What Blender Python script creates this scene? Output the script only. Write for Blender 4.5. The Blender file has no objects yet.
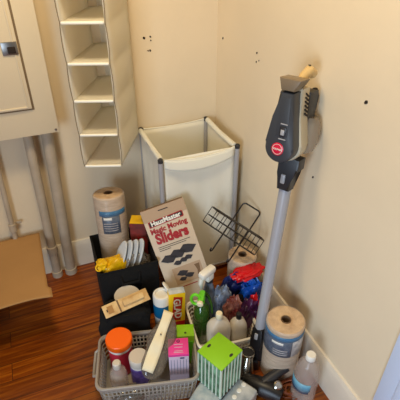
import bpy, bmesh, math, random
from mathutils import Vector, Matrix, noise
from math import sin, cos, pi, radians, atan2, sqrt
random.seed(7)
SC = bpy.context.scene
COL = SC.collection

# ------------------------------------------------------------ camera
cam_d = bpy.data.cameras.new('camera'); cam = bpy.data.objects.new('camera', cam_d); COL.objects.link(cam)
cam_d.sensor_width = 36; cam_d.lens = 36 * 425 / 400; cam_d.clip_start = 0.02
cam.location = (-0.80, -1.746, 1.5)
cam.rotation_euler = (radians(90 - 34.1), 0, radians(-22.4))
SC.camera = cam

# ------------------------------------------------------------ light and exposure
W = bpy.data.worlds.new('world'); SC.world = W; W.use_nodes = True
W.node_tree.nodes['Background'].inputs[0].default_value = (1.0, 0.86, 0.72, 1)
W.node_tree.nodes['Background'].inputs[1].default_value = 0.14
def area(name, loc, target, size, power, colour, spread=180):
    l = bpy.data.lights.new(name, 'AREA'); l.shape = 'RECTANGLE'; l.size, l.size_y = size; l.energy = power; l.color = colour; l.spread = radians(spread)
    o = bpy.data.objects.new(name, l); COL.objects.link(o); o.location = loc
    o.rotation_euler = (Vector(target) - Vector(loc)).to_track_quat('-Z', 'Y').to_euler(); return o
area('ceiling_lamp_light', (-0.72, -0.88, 2.38), (-0.40, -0.6, 0), (0.30, 0.30), 21.5, (1.0, 0.80, 0.50))
area('window_daylight', (-2.0, -2.55, 0.95), (0.0, -1.15, 0.55), (0.8, 1.2), 17.5, (0.66, 0.82, 1.0), 110)
SC.view_settings.view_transform = 'Standard'; SC.view_settings.look = 'None'
SC.view_settings.gamma = 1; SC.view_settings.use_curve_mapping = False; SC.view_settings.exposure = 0.0

# ------------------------------------------------------------ materials
def lin(c):
    return tuple((x / 12.92 if x <= .04045 else ((x + .055) / 1.055) ** 2.4) for x in c)
def rgb(r, g, b): return lin((r / 255, g / 255, b / 255))
def mat(name, c, rough=.6, metal=0, trans=0, alpha=1, vary=0, vscale=8, bump=0, bscale=60, coat=0, c2=None, sheen=0, ior=1.45, vstretch=None):
    m = bpy.data.materials.new(name); m.use_nodes = True; nt = m.node_tree; p = nt.nodes['Principled BSDF']
    p.inputs['Base Color'].default_value = (*c, 1); p.inputs['Roughness'].default_value = rough
    p.inputs['Metallic'].default_value = metal; p.inputs['Transmission Weight'].default_value = trans
    p.inputs['Alpha'].default_value = alpha; p.inputs['Coat Weight'].default_value = coat; p.inputs['IOR'].default_value = ior
    tc = nt.nodes.new('ShaderNodeTexCoord')
    if vary or c2:
        n = nt.nodes.new('ShaderNodeTexNoise'); n.inputs['Scale'].default_value = vscale; n.inputs['Detail'].default_value = 5
        if vstretch:
            mp = nt.nodes.new('ShaderNodeMapping'); mp.inputs['Scale'].default_value = vstretch
            nt.links.new(tc.outputs['Object'], mp.inputs[0]); nt.links.new(mp.outputs[0], n.inputs['Vector'])
        else: nt.links.new(tc.outputs['Object'], n.inputs['Vector'])
        r = nt.nodes.new('ShaderNodeValToRGB')
        r.color_ramp.elements[0].position = .35; r.color_ramp.elements[1].position = .65
        a = c2 if c2 else tuple(x * (1 - vary) for x in c)
        r.color_ramp.elements[0].color = (*a, 1); r.color_ramp.elements[1].color = (*c, 1)
        nt.links.new(n.outputs['Fac'], r.inputs[0]); nt.links.new(r.outputs[0], p.inputs['Base Color'])
    if bump:
        n2 = nt.nodes.new('ShaderNodeTexNoise'); n2.inputs['Scale'].default_value = bscale; n2.inputs['Detail'].default_value = 3
        nt.links.new(tc.outputs['Object'], n2.inputs['Vector'])
        b = nt.nodes.new('ShaderNodeBump'); b.inputs['Strength'].default_value = bump; b.inputs['Distance'].default_value = .004
        nt.links.new(n2.outputs['Fac'], b.inputs['Height']); nt.links.new(b.outputs[0], p.inputs['Normal'])
    return m
def cloth(name, c, tl=.45, alpha=1):
    m = mat(name, c, .9, bump=.3, bscale=300, alpha=alpha); nt = m.node_tree; p = nt.nodes['Principled BSDF']
    t = nt.nodes.new('ShaderNodeBsdfTranslucent'); t.inputs[0].default_value = (*c, 1)
    mx = nt.nodes.new('ShaderNodeMixShader'); mx.inputs[0].default_value = tl
    nt.links.new(p.outputs[0], mx.inputs[1]); nt.links.new(t.outputs[0], mx.inputs[2])
    nt.links.new(mx.outputs[0], nt.nodes['Material Output'].inputs[0]); return m
def film(name, c, alpha, rough=.12):
    "thin clear or tinted plastic film"
    m = bpy.data.materials.new(name); m.use_nodes = True; nt = m.node_tree; p = nt.nodes['Principled BSDF']
    p.inputs['Base Color'].default_value = (*c, 1); p.inputs['Roughness'].default_value = rough; p.inputs['Alpha'].default_value = alpha
    p.inputs['Specular IOR Level'].default_value = .9
    tc = nt.nodes.new('ShaderNodeTexCoord'); n2 = nt.nodes.new('ShaderNodeTexNoise'); n2.inputs['Scale'].default_value = 45
    b = nt.nodes.new('ShaderNodeBump'); b.inputs['Strength'].default_value = .5; b.inputs['Distance'].default_value = .005
    nt.links.new(tc.outputs['Object'], n2.inputs['Vector']); nt.links.new(n2.outputs['Fac'], b.inputs['Height']); nt.links.new(b.outputs[0], p.inputs['Normal'])
    return m

M = {}
M['wall'] = mat('cream_wall_paint', rgb(230, 212, 182), .75, vary=.06, vscale=2.2, bump=.25, bscale=25)
M['trim'] = mat('white_trim_paint', rgb(225, 214, 196), .45, vary=.08, vscale=9, bump=.2, bscale=30)
M['casing'] = mat('pale_blue_white', rgb(206, 220, 244), .35)  # one even pale blue white over the whole door casing
M['panel'] = mat('cream_metal_paint', rgb(228, 211, 180), .5, vary=.03, vscale=4)
M['dark'] = mat('dark_gap', rgb(38, 28, 22), .8)
M['pipe'] = mat('painted_pipe', rgb(188, 172, 150), .5, vary=.15, vscale=18, bump=.3, bscale=40)
M['steel'] = mat('brushed_steel', rgb(150, 148, 145), .35, metal=1)
M['chrome'] = mat('silver_metal', rgb(205, 200, 190), .2, metal=1)
M['alu'] = mat('grey_tube', rgb(168, 166, 168), .45, metal=.1)
M['white'] = mat('white_plastic', rgb(236, 232, 222), .35)
M['offwhite'] = mat('milky_plastic', rgb(212, 202, 188), .4)
M['black'] = mat('black_plastic', rgb(24, 22, 24), .4)
M['blackfab'] = mat('black_fabric', rgb(8, 7, 8), .95, bump=.4, bscale=90)
M['wire'] = mat('black_wire', rgb(28, 20, 18), .4)
M['orange'] = mat('orange_plastic', rgb(255, 104, 4), .4)
M['paper'] = mat('kraft_paper_roll', rgb(200, 176, 150), .7, c2=rgb(180, 156, 132), vscale=25, vstretch=(1, 1, 6))
M['paperend'] = mat('kraft_paper_end', rgb(214, 182, 142), .8, c2=rgb(186, 152, 116), vscale=40)
M['film'] = film('shrink_film', (0.95, .93, .9), .06)
M['cardboard'] = mat('cardboard', rgb(176, 132, 80), .85, vary=.1, vscale=5, bump=.15, bscale=20)
M['lblue'] = mat('blue_label', rgb(10, 100, 146), .4)
M['navylab'] = mat('dark_blue_label', rgb(40, 56, 84), .4, c2=rgb(78, 90, 108), vscale=40)
M['greylab'] = mat('grey_white_label', rgb(196, 190, 188), .4, c2=rgb(150, 146, 148), vscale=50)
M['ink'] = mat('dark_ink', rgb(45, 38, 36), .7)
M['red'] = mat('red_print', rgb(160, 20, 24), .5)
M['boxface'] = mat('beige_printed_card', rgb(205, 186, 162), .6, vary=.05, vscale=6)
M['boxside'] = mat('brown_card', rgb(120, 92, 66), .8)
M['boxtop'] = mat('tan_print_band', rgb(178, 150, 122), .6)
M['cloth'] = cloth('white_hamper_cloth', rgb(252, 248, 234), .22)
M['mesh'] = cloth('white_mesh', rgb(255, 253, 242), .25, .85)
M['orgfab'] = cloth('beige_nonwoven_fabric', rgb(250, 246, 234), .62)
M['orgbar'] = mat('cream_binding', rgb(255, 250, 232), .6)
M['orgtrim'] = mat('taupe_piping', rgb(128, 108, 82), .8)
M['pad'] = mat('dark_grey_pad', rgb(50, 46, 50), .7, bump=.4, bscale=80)
M['basket'] = mat('grey_basket_plastic', rgb(158, 150, 140), .4)
M['wbasket'] = mat('white_basket_plastic', rgb(240, 234, 222), .4)
M['slate'] = mat('slate_blue_grey_plastic', rgb(60, 62, 67), .35)
M['slate2'] = mat('dark_grey_plastic', rgb(46, 45, 48), .4)
M['taupe'] = mat('taupe_plastic', rgb(120, 104, 84), .4)
M['cream'] = mat('cream_grey_plastic', rgb(196, 184, 158), .4)
M['beige'] = mat('beige_plastic', rgb(206, 176, 122), .4)
M['hred'] = mat('crimson_badge', rgb(206, 30, 62), .3)
M['wand'] = mat('silver_grey_tube', rgb(170, 170, 176), .35, metal=.15)
M['cup'] = mat('smoky_clear_plastic', rgb(170, 156, 138), .08, alpha=.6)
M['clear'] = mat('clear_plastic', rgb(205, 190, 180), .06, alpha=.42)
M['pinkjar'] = mat('red_pink_plastic', rgb(196, 42, 62), .35)
M['purple'] = mat('violet_label', rgb(92, 66, 160), .4, c2=rgb(132, 110, 190), vscale=60)
M['lime'] = mat('lime_green_card', rgb(140, 200, 20), .45)
M['limep'] = mat('lime_green_plastic', rgb(110, 210, 40), .3)
M['pink'] = mat('hot_pink_card', rgb(232, 62, 150), .45)
M['lav'] = mat('pale_lavender_card', rgb(208, 190, 206), .5)
M['yellow'] = mat('yellow_card', rgb(250, 205, 20), .45)
M['yellowp'] = mat('yellow_plastic_film', rgb(244, 196, 14), .3, c2=rgb(210, 160, 10), vscale=20)
M['gladred'] = mat('red_card', rgb(196, 36, 28), .45)
M['strip'] = mat('cream_header_card', rgb(240, 226, 190), .6, vary=.06, vscale=30)
M['bag'] = film('smoky_bag_film', rgb(120, 110, 98), .55, .12)
M['dgreen'] = film('green_liquid_bottle', rgb(52, 92, 30), .88, .1)
M['teal'] = mat('pale_teal_print', rgb(128, 176, 140), .5, c2=rgb(54, 88, 58), vscale=22)
M['stripe'] = mat('white_stripe_card', rgb(214, 226, 206), .5)
M['wipes'] = mat('silver_blue_wrap', rgb(214, 216, 216), .25, c2=rgb(150, 158, 164), vscale=14, bump=.3, bscale=20)
M['wipes2'] = mat('pale_wrap', rgb(226, 228, 226), .25, c2=rgb(160, 178, 190), vscale=18, bump=.3, bscale=20)
M['navy'] = mat('navy_plastic', rgb(22, 34, 92), .35, bump=.6, bscale=30)
M['rbag'] = mat('red_bag', rgb(206, 24, 28), .25, bump=.8, bscale=30)
M['bbag'] = mat('blue_bag', rgb(24, 88, 190), .25, bump=.8, bscale=30, c2=rgb(14, 54, 140), vscale=20)
M['pbag'] = mat('purple_bag', rgb(84, 34, 84), .3, bump=.8, bscale=30, c2=rgb(50, 18, 50), vscale=20)
M['mbag'] = mat('pinkish_clear_bag', rgb(176, 124, 112), .2, bump=.8, bscale=35, c2=rgb(120, 44, 50), vscale=28)
M['gbag'] = mat('grey_blue_bag', rgb(132, 142, 160), .2, bump=.8, bscale=35, c2=rgb(90, 100, 122), vscale=24)
M['woodpack'] = mat('pale_wood_card', rgb(224, 192, 138), .6, c2=rgb(196, 156, 100), vscale=26)
M['cord'] = mat('brown_cord', rgb(120, 62, 36), .5)
M['silverpad'] = mat('silver_grey_pad', rgb(206, 210, 214), .35, vary=.15, vscale=15)
M['bluepad'] = mat('blue_grey_pad', rgb(44, 80, 118), .5)
M['wbox'] = mat('dark_red_carton', rgb(134, 40, 32), .6, c2=rgb(80, 28, 24), vscale=25)

def wood_material():
    m = bpy.data.materials.new('hardwood_floor'); m.use_nodes = True; nt = m.node_tree; p = nt.nodes['Principled BSDF']; L = nt.links.new
    tc = nt.nodes.new('ShaderNodeTexCoord')
    br = nt.nodes.new('ShaderNodeTexBrick'); br.offset = .37
    br.inputs['Scale'].default_value = 1; br.inputs['Brick Width'].default_value = 1.1; br.inputs['Row Height'].default_value = .082
    br.inputs['Mortar Size'].default_value = .0012; br.inputs['Color1'].default_value = (0, 0, 0, 1); br.inputs['Color2'].default_value = (1, 1, 1, 1); br.inputs['Mortar'].default_value = (0, 0, 0, 1)
    L(tc.outputs['Object'], br.inputs['Vector'])
    mp = nt.nodes.new('ShaderNodeMapping'); mp.inputs['Scale'].default_value = (1.6, 22, 1); L(tc.outputs['Object'], mp.inputs[0])
    sh = nt.nodes.new('ShaderNodeVectorMath'); sh.operation = 'MULTIPLY_ADD'; sh.inputs[1].default_value = (7, 7, 7)
    L(br.outputs['Color'], sh.inputs[0]); L(mp.outputs[0], sh.inputs[2])
    n = nt.nodes.new('ShaderNodeTexNoise'); n.inputs['Scale'].default_value = 2.2; n.inputs['Detail'].default_value = 6; n.inputs['Distortion'].default_value = 1.2
    L(sh.outputs[0], n.inputs['Vector'])
    r = nt.nodes.new('ShaderNodeValToRGB'); e = r.color_ramp.elements
    e[0].position = .30; e[0].color = (*rgb(98, 40, 2), 1); e[1].position = .72; e[1].color = (*rgb(186, 104, 20), 1)
    x = e.new(.5); x.color = (*rgb(142, 66, 4), 1)
    L(n.outputs['Fac'], r.inputs[0])
    mx = nt.nodes.new('ShaderNodeMix'); mx.data_type = 'RGBA'; mx.blend_type = 'MULTIPLY'
    g = nt.nodes.new('ShaderNodeMapRange'); g.inputs['To Min'].default_value = .72; g.inputs['To Max'].default_value = 1.08
    L(br.outputs['Color'], g.inputs['Value'])
    mx.inputs['Factor'].default_value = 1; L(r.outputs[0], mx.inputs[6]); L(g.outputs[0], mx.inputs[7])
    m2 = nt.nodes.new('ShaderNodeMix'); m2.data_type = 'RGBA'; L(br.outputs['Fac'], m2.inputs['Factor']); L(mx.outputs[2], m2.inputs[6]); m2.inputs[7].default_value = (*rgb(50, 24, 12), 1)
    L(m2.outputs[2], p.inputs['Base Color']); p.inputs['Roughness'].default_value = .33
    b = nt.nodes.new('ShaderNodeBump'); b.inputs['Strength'].default_value = .25; b.inputs['Distance'].default_value = .002
    L(n.outputs['Fac'], b.inputs['Height']); L(b.outputs[0], p.inputs['Normal'])
    return m
M['floor'] = wood_material()

# ------------------------------------------------------------ mesh helpers
class MB:
    def __init__(s): s.bm = bmesh.new()
    def box(s, c, d, rot=None, bev=0, seg=2):
        r = bmesh.ops.create_cube(s.bm, size=1); vs = r['verts']
        bmesh.ops.scale(s.bm, vec=d, verts=vs)
        if bev:
            es = list({e for v in vs for e in v.link_edges})
            rr = bmesh.ops.bevel(s.bm, geom=es, offset=bev, segments=seg, affect='EDGES', profile=.5)
            vs = list({v for f in rr['faces'] for v in f.verts} | {v for v in vs if v.is_valid})
        if rot is not None: bmesh.ops.transform(s.bm, matrix=rot.to_4x4() if not isinstance(rot, Matrix) or len(rot) == 3 else rot, verts=vs)
        bmesh.ops.translate(s.bm, vec=c, verts=vs); return s
    def tube(s, pts, r, n=8, closed=False, caps=True):
        pts = [Vector(p) for p in pts]; N = len(pts); rings = []; pn = None
        for i, p in enumerate(pts):
            if closed: t = (pts[(i + 1) % N] - pts[i - 1])
            else: t = (pts[min(i + 1, N - 1)] - pts[max(i - 1, 0)])
            t.normalize()
            if pn is None:
                pn = t.orthogonal().normalized()
            pn = (pn - t * pn.dot(t)).normalized(); b = t.cross(pn)
            rr = r[i] if isinstance(r, (list, tuple)) else r
            rings.append([s.bm.verts.new(p + (pn * cos(2 * pi * k / n) + b * sin(2 * pi * k / n)) * rr) for k in range(n)])
        for i in range(N if closed else N - 1):
            A, B = rings[i], rings[(i + 1) % N]
            for k in range(n): s.bm.faces.new((A[k], A[(k + 1) % n], B[(k + 1) % n], B[k]))
        if caps and not closed:
            s.bm.faces.new(rings[0][::-1]); s.bm.faces.new(rings[-1])
        return s
    def lathe(s, prof, n=28, c=(0, 0, 0), mat4=None, sx=1, sy=1):
        "prof: (radius, z) pairs"
        rings = []; new = []
        for r, z in prof:
            if r < 1e-6: v = s.bm.verts.new((0, 0, z)); rings.append([v]); new.append(v)
            else:
                ring = [s.bm.verts.new((r * cos(2 * pi * k / n) * sx, r * sin(2 * pi * k / n) * sy, z)) for k in range(n)]
                rings.append(ring); new += ring
        for A, B in zip(rings, rings[1:]):
            if len(A) == 1 and len(B) == 1: continue
            for k in range(n):
                k2 = (k + 1) % n
                if len(A) == 1: s.bm.faces.new((A[0], B[k2], B[k]))
                elif len(B) == 1: s.bm.faces.new((A[k], A[k2], B[0]))
                else: s.bm.faces.new((A[k], A[k2], B[k2], B[k]))
        if mat4 is not None: bmesh.ops.transform(s.bm, matrix=mat4, verts=new)
        bmesh.ops.translate(s.bm, vec=c, verts=new); return s
    def prism(s, outline, y0, y1, mat4=None, bev=0):
        "outline in local xz, extruded from y0 to y1"
        a = [s.bm.verts.new((x, y0, z)) for x, z in outline]; b = [s.bm.verts.new((x, y1, z)) for x, z in outline]
        fs = [s.bm.faces.new(a), s.bm.faces.new(b[::-1])]
        n = len(a)
        for i in range(n): fs.append(s.bm.faces.new((a[(i + 1) % n], a[i], b[i], b[(i + 1) % n])))
        vs = a + b
        if bev:
            es = [e for f in fs[:2] for e in f.edges]
            rr = bmesh.ops.bevel(s.bm, geom=es, offset=bev, segments=2, affect='EDGES', profile=.5)
            vs = list({v for f in rr['faces'] for v in f.verts} | {v for v in vs if v.is_valid})
        if mat4 is not None: bmesh.ops.transform(s.bm, matrix=mat4, verts=vs)
        return s
    def grid(s, f, nu, nv, thick=0):
        vs = [[s.bm.verts.new(f(i / nu, j / nv)) for j in range(nv + 1)] for i in range(nu + 1)]
        for i in range(nu):
            for j in range(nv): s.bm.faces.new((vs[i][j], vs[i + 1][j], vs[i + 1][j + 1], vs[i][j + 1]))
        return s
    def build(s, name, m, parent=None, smooth=35, M4=None, solid=0):
        if M4 is not None: bmesh.ops.transform(s.bm, matrix=M4, verts=s.bm.verts)
        bmesh.ops.recalc_face_normals(s.bm, faces=s.bm.faces)
        me = bpy.data.meshes.new(name); s.bm.to_mesh(me); s.bm.free()
        me.materials.append(M[m] if isinstance(m, str) else m)
        if smooth:
            for p in me.polygons: p.use_smooth = True
            me.set_sharp_from_angle(angle=radians(smooth))
        o = bpy.data.objects.new(name, me); COL.objects.link(o)
        if parent: o.parent = parent
        if solid:
            md = o.modifiers.new('solid', 'SOLIDIFY'); md.thickness = solid; md.offset = 0
        return o
def thing(name, label, cat, loc=(0, 0, 0), rz=0, group=None, frame=None):
    o = bpy.data.objects.new(name, None); COL.objects.link(o); o.empty_display_size = .03
    if frame is not None: o.matrix_world = frame
    else: o.location = loc; o.rotation_euler = (0, 0, rz)
    o['label'] = label; o['category'] = cat
    if group: o['group'] = group
    return o
def tag(o, label, cat, group=None):
    o['label'] = label; o['category'] = cat
    if group: o['group'] = group
    return o
def struct(o): o['kind'] = 'structure'; return o
def frame(o, x, y, z):
    x, y, z = Vector(x).normalized(), Vector(y).normalized(), Vector(z).normalized()
    return Matrix(((x.x, y.x, z.x, o[0]), (x.y, y.y, z.y, o[1]), (x.z, y.z, z.z, o[2]), (0, 0, 0, 1)))
def text(s, size, m, parent, M4, name='lettering', bold=.0, depth=.0004, sx=1, align='CENTER'):
    cu = bpy.data.curves.new('t', 'FONT'); cu.body = s; cu.size = size; cu.extrude = depth; cu.offset = bold; cu.align_x = align; cu.align_y = 'CENTER'; cu.resolution_u = 3
    t = bpy.data.objects.new('t', cu); COL.objects.link(t); dg = bpy.context.evaluated_depsgraph_get(); dg.update()
    me = bpy.data.meshes.new_from_object(t.evaluated_get(dg)); bpy.data.objects.remove(t)
    me.transform(M4 @ Matrix.Diagonal((sx, 1, 1, 1))); me.materials.clear(); me.materials.append(M[m])
    o = bpy.data.objects.new(name, me); COL.objects.link(o); o.parent = parent; return o
RX = lambda a: Matrix.Rotation(a, 4, 'X')
RY = lambda a: Matrix.Rotation(a, 4, 'Y')
RZ = lambda a: Matrix.Rotation(a, 4, 'Z')
T = lambda *a: Matrix.Translation(a)
FRONT = RX(pi / 2)          # text on a face looking towards -y

# ------------------------------------------------------------ the room
struct(MB().box((-1.6, -1.5, -.05), (3.4, 3.4, .1)).build('floor', 'floor', smooth=0))
wb = struct(MB().box((-1.65, .05, 1.25), (3.5, .1, 2.5)).build('wall_back', 'wall', smooth=0))
wr = struct(MB().box((.05, -1.6, 1.25), (.1, 3.4, 2.5)).build('wall_right', 'wall', smooth=0))
def baseboard(name, a, b, nrm):
    a = Vector(a); b = Vector(b); nrm = Vector(nrm); prof = [(0, 0), (.016, 0), (.016, .125), (.012, .14), (.008, .15), (0, .152)]
    m = MB(); A = [m.bm.verts.new(a + nrm * d + Vector((0, 0, z))) for d, z in prof]; B = [m.bm.verts.new(b + nrm * d + Vector((0, 0, z))) for d, z in prof]
    for i in range(len(prof)): j = (i + 1) % len(prof); m.bm.faces.new((A[i], A[j], B[j], B[i]))
    m.bm.faces.new(A); m.bm.faces.new(B[::-1]); return struct(m.build(name, 'trim', smooth=30))
baseboard('baseboard_back', (-3.3, 0, 0), (0, 0, 0), (0, -1, 0))
baseboard('baseboard_right', (0, -.017, 0), (0, -1.262, 0), (-1, 0, 0))
# door casing on the right wall, near the viewer
m = MB().box((-.014, -1.31, 1.05), (.028, .09, 2.1), bev=.003).box((-.018, -1.335, 1.05), (.036, .03, 2.1), bev=.004)
struct(m.build('trim_1', 'casing'))
# nail holes and chips in the plaster
def hole(p, n, r, i, m='dark'):
    mm = MB(); k = 10; vs = []
    n = Vector(n); u = n.orthogonal().normalized(); v = n.cross(u)
    for q in range(k):
        a = 2 * pi * q / k; rr = r * random.uniform(.7, 1.15)
        vs.append((u * cos(a) + v * sin(a) * 1.2) * rr)
    A = [mm.bm.verts.new(Vector(p) + w) for w in vs]; B = [mm.bm.verts.new(Vector(p) + w * .9 + n * .0012) for w in vs]
    mm.bm.faces.new(B); [mm.bm.faces.new((A[q], A[(q + 1) % k], B[(q + 1) % k], B[q])) for q in range(k)]
    return mm.build('plaster_chip', m, parent=i)
for p, r in (((-.326, 0, 1.078), .006), ((-.299, 0, 1.08), .004), ((-.298, 0, 1.066), .003), ((-.303, 0, 1.026), .0045), ((-.312, 0, 1.026), .003)):
    hole(p, (0, -1, 0), r, wb)
for p, r in (((0, -.059, 1.061), .005), ((0, -.353, 1.073), .004), ((0, -.353, 1.04), .0035), ((0, -.372, 1.05), .003), ((0, -.935, 1.092), .0055), ((0, -.779, .779), .0045)):
    hole(p, (-1, 0, 0), r, wr)
hole((-.775, 0, .32), (0, -1, 0), .007, wb, 'trim')

# ------------------------------------------------------------ electrical panel
pn = thing('electrical_panel', 'cream painted metal electrical panel box on the wall above the pipes', 'electrical panel', (-.94, 0, .777))
MB().box((0, -.045, .36), (.40, .088, .70), bev=.003).build('housing', 'panel', pn)
MB().box((0, -.094, .36), (.43, .010, .72), bev=.0025).build('cover', 'panel', pn)
dr = MB().box((-.01, -.1035, .385), (.29, .009, .545), bev=.003).build('door', 'panel', pn)
MB().box((-.01, -.0985, .385), (.305, .0045, .56), bev=.001).build('door_gap', 'orgtrim', pn)
g = MB()
for a, b, c, d in ((-.01, .12, .262, .006), (-.01, .65, .262, .006)): g.box((a, -.109, b), (c, .004, d), bev=.0015)
for a in (-.141, .121): g.box((a, -.109, .385), (.006, .004, .536), bev=.0015)
g.build('raised_border', 'panel', dr)
lt = MB().box((.107, -.1095, .335), (.052, .006, .044), bev=.002).build('latch', 'steel', dr)
MB().box((.112, -.114, .330), (.026, .006, .022), bev=.002).build('latch_slider', 'dark', lt)
for x, z in ((.203, .012), (.203, .70), (-.203, .012)): MB().lathe([(0, .003), (.004, .0025), (.005, 0)], 12, mat4=T(x, -.099, z) @ RX(pi / 2)).build('screw', 'steel', pn)

# pipes
def pipe(name, x, y, r, z0, z1, label, coup=(), x2=None):
    t = thing(name, label, 'pipe', (x, y, z0))
    dx = 0 if x2 is None else x2 - x
    MB().tube([(0, 0, 0), (dx * .5, 0, (z1 - z0) * .5), (dx, 0, z1 - z0)], r, 18).build('conduit', 'pipe', t)
    for z in coup:
        MB().lathe([(r, -.02), (r + .005, -.018), (r + .005, .018), (r, .02)], 18, c=(dx * z / (z1 - z0), 0, z)).build('coupling', 'pipe', t)
    return t
pipe('pipe', -.80, -.045, .024, 0, .776, 'thick painted vertical pipe below the panel, the rightmost', (.012,), -.772)
pipe('pipe', -.866, -.045, .020, 0, .776, 'middle painted vertical pipe, left of the thickest one', (.012, .17), -.846)
p3 = pipe('pipe', -1.014, -.03, .011, .0, .776, 'thin painted conduit at the left edge ending behind the cardboard', (.33,), -.985)
MB().box((.028, .016, .34), (.05, .006, .014), bev=.002).build('pipe_strap', 'pipe', p3)

# ------------------------------------------------------------ hanging organiser
fx = Vector((.94, -.342, 0)).normalized(); by = Vector((.342, .94, 0)).normalized()
og = thing('hanging_organizer', 'tall beige fabric hanging shelf organizer with open cubbies in front of the wall', 'organizer', frame=frame((-.664, -.242, .683), fx, by, (0, 0, 1)))
OW, OD, SH, NS = .142, .285, .131, 7
SKEW = Matrix(((1, .15, 0, 0), (0, 1, 0, 0), (0, 0, 1, 0), (0, 0, 0, 1)))
def sidewall(x, sgn):
    def f(u, v):
        z = v * SH * NS; ph = (v * NS) % 1
        return (x + sgn * .006 * sin(pi * ph) * sin(pi * u) * 1.5, u * OD, z)
    return f
MB().grid(sidewall(0, -1), 6, 56).build('side_panel', 'orgfab', og, solid=.002, M4=SKEW)
MB().grid(sidewall(OW, 1), 6, 56).build('side_panel', 'orgfab', og, solid=.002, M4=SKEW)
MB().box((OW / 2, OD, SH * NS / 2), (OW, .002, SH * NS)).build('back_panel', 'orgfab', og, smooth=0, M4=SKEW)
for i in range(NS + 1):
    s_ = MB().grid(lambda u, v: (.001 + u * (OW - .002), v * OD, i * SH - .004 * sin(pi * u) * sin(pi * v)), 6, 8).build('shelf', 'orgfab', og, solid=.003, M4=SKEW)
    MB().box((OW / 2, -.001, i * SH), (OW - .004, .008, .0095), bev=.003).build('front_binding', 'orgbar', s_)
def edge(x): return [(x + (.0035 if x > .05 else -.0035) * sin(pi * ((k / 8) % 1)), -.001, k / 8 * SH) for k in range(NS * 8 + 1)]
for x in (-.001, OW + .001): MB().tube(edge(x), .0016, 6).build('edge_piping', 'orgtrim', og)
rings = MB()
for x in (.03, OW - .03): rings.tube([(x, OD / 2, SH * NS), (x, OD / 2, SH * NS + .10), (OW / 2, OD / 2 , SH * NS + .16)], .004, 6)
rings.build('hanging_strap', 'orgfab', og)
hk = thing('wall_hook', 'metal wall hook arm above the frame carrying the organizer', 'hook', (-.56, 0, 1.80))
MB().tube([(0, 0, -.03), (0, -.04, -.03), (.0, -.13, -.012), (-.002, -.155, -.004), (-.002, -.165, .015)], .005, 8).build('hook_arm', 'steel', hk)
MB().box((0, -.004, -.03), (.03, .008, .08), bev=.003).build('hook_plate', 'steel', hk)

# ------------------------------------------------------------ cardboard sheet on a low box
sb = thing('storage_box', 'brown carton out past the left edge, under the cardboard sheet', 'box', (-1.45, -.22, 0))
MB().box((0, 0, .13), (.5, .36, .26), bev=.003).build('carton', 'cardboard', sb)
MB().box((0, 0, .2605), (.05, .36, .001)).build('tape', 'boxface', sb)
def cb(u, v):
    x = -1.68 + u * .78; y = -.455 + v * .425 + (.01 * sin(u * 9) * (1 - v) ** 6)
    z = .2655 + .002 * sin(u * 5 + v * 3)
    if u > .93 and v < .12: z += -.008 * (u - .93) / .07 * (1 - v / .12); x += .012 * (u - .93) / .07
    return (x, y, z)
o = MB().grid(cb, 60, 30).build('cardboard_sheet', 'cardboard', solid=.004)
tag(o, 'flat brown cardboard sheet lying raised beside the pipes, at the left edge', 'cardboard')

# ------------------------------------------------------------ laundry hamper
hx0, hx1, hy0, hy1, hz = -.383, -.045, -.325, -.006, .69
hm = thing('laundry_hamper', 'tall white cloth laundry hamper with grey poles in the corner', 'hamper', ((hx0 + hx1) / 2, (hy0 + hy1) / 2, 0))
hw, hd = (hx1 - hx0) / 2, (hy1 - hy0) / 2
def wallf(ax, sgn, inner=0):
    def f(u, v):
        z = .03 + v * (hz - .035); a = (u * 2 - 1)
        sag = -.012 * (1 - a * a) * (.3 + .7 * sin(pi * min(1, v))) + .003 * sin(u * 23 + v * 6) * sin(pi * v)
        d = .005
        if ax == 'y': return (a * (hw - d), sgn * (hd - d + sag), z)
        return (sgn * (hw - d + sag), a * (hd - d), z)
    return f
for ax in 'xy':
    for sg in (-1, 1): MB().grid(wallf(ax, sg), 14, 24).build('cloth_side', 'cloth', hm, solid=.0015)
MB().box((0, 0, .03), (hw * 2 - .02, hd * 2 - .02, .004)).build('cloth_bottom', 'cloth', hm)
# rolled top sleeves left and right, draped mesh liner edge in front
for sg in (-1, 1): MB().tube([(sg * (hw - .006), -hd + .012, hz - .004), (sg * (hw - .006), 0, hz - .010), (sg * (hw - .006), hd - .012, hz - .004)], .0115, 12).build('top_sleeve', 'mesh', hm)
def lip(y, sg, drop):
    def f(u, v):
        a = u * 2 - 1; zz = -(1 - a * a) * .018
        return (a * (hw - .014), y + sg * (.004 + .006 * v * (1 - a ** 4)), hz - .002 + zz - v * drop * (1 - .25 * a * a))
    return f
MB().grid(lip(-hd + .0, -1, .052), 18, 5).build('mesh_flap', 'mesh', hm, solid=.001)
MB().tube([((u * 2 - 1) * (hw - .014), -hd - .002, hz - (1 - (u * 2 - 1) ** 2) * .018) for u in [i / 16 for i in range(17)]], .003, 6).build('flap_hem', 'mesh', hm)
MB().tube([((u * 2 - 1) * (hw - .014), hd - .006, hz - (1 - (u * 2 - 1) ** 2) * .008) for u in [i / 16 for i in range(17)]], .004, 6).build('flap_hem', 'mesh', hm)
for sx in (-1, 1):
    for sy in (-1, 1):
        pl = MB().tube([(sx * hw - (sx * .010 if sy > 0 else 0), sy * (hd - (.006 if sy > 0 else 0)), 0), (sx * hw - (sx * .010 if sy > 0 else 0), sy * (hd - (.006 if sy > 0 else 0)), hz)], .0105, 14).build('pole', 'alu', hm)
        MB().lathe([(.0108, -.010), (.0115, .002), (.008, .007), (0, .009)], 14, c=(sx * hw - (sx * .010 if sy > 0 else 0), sy * (hd - (.006 if sy > 0 else 0)), hz)).build('pole_cap', 'slate2', pl)
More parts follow.
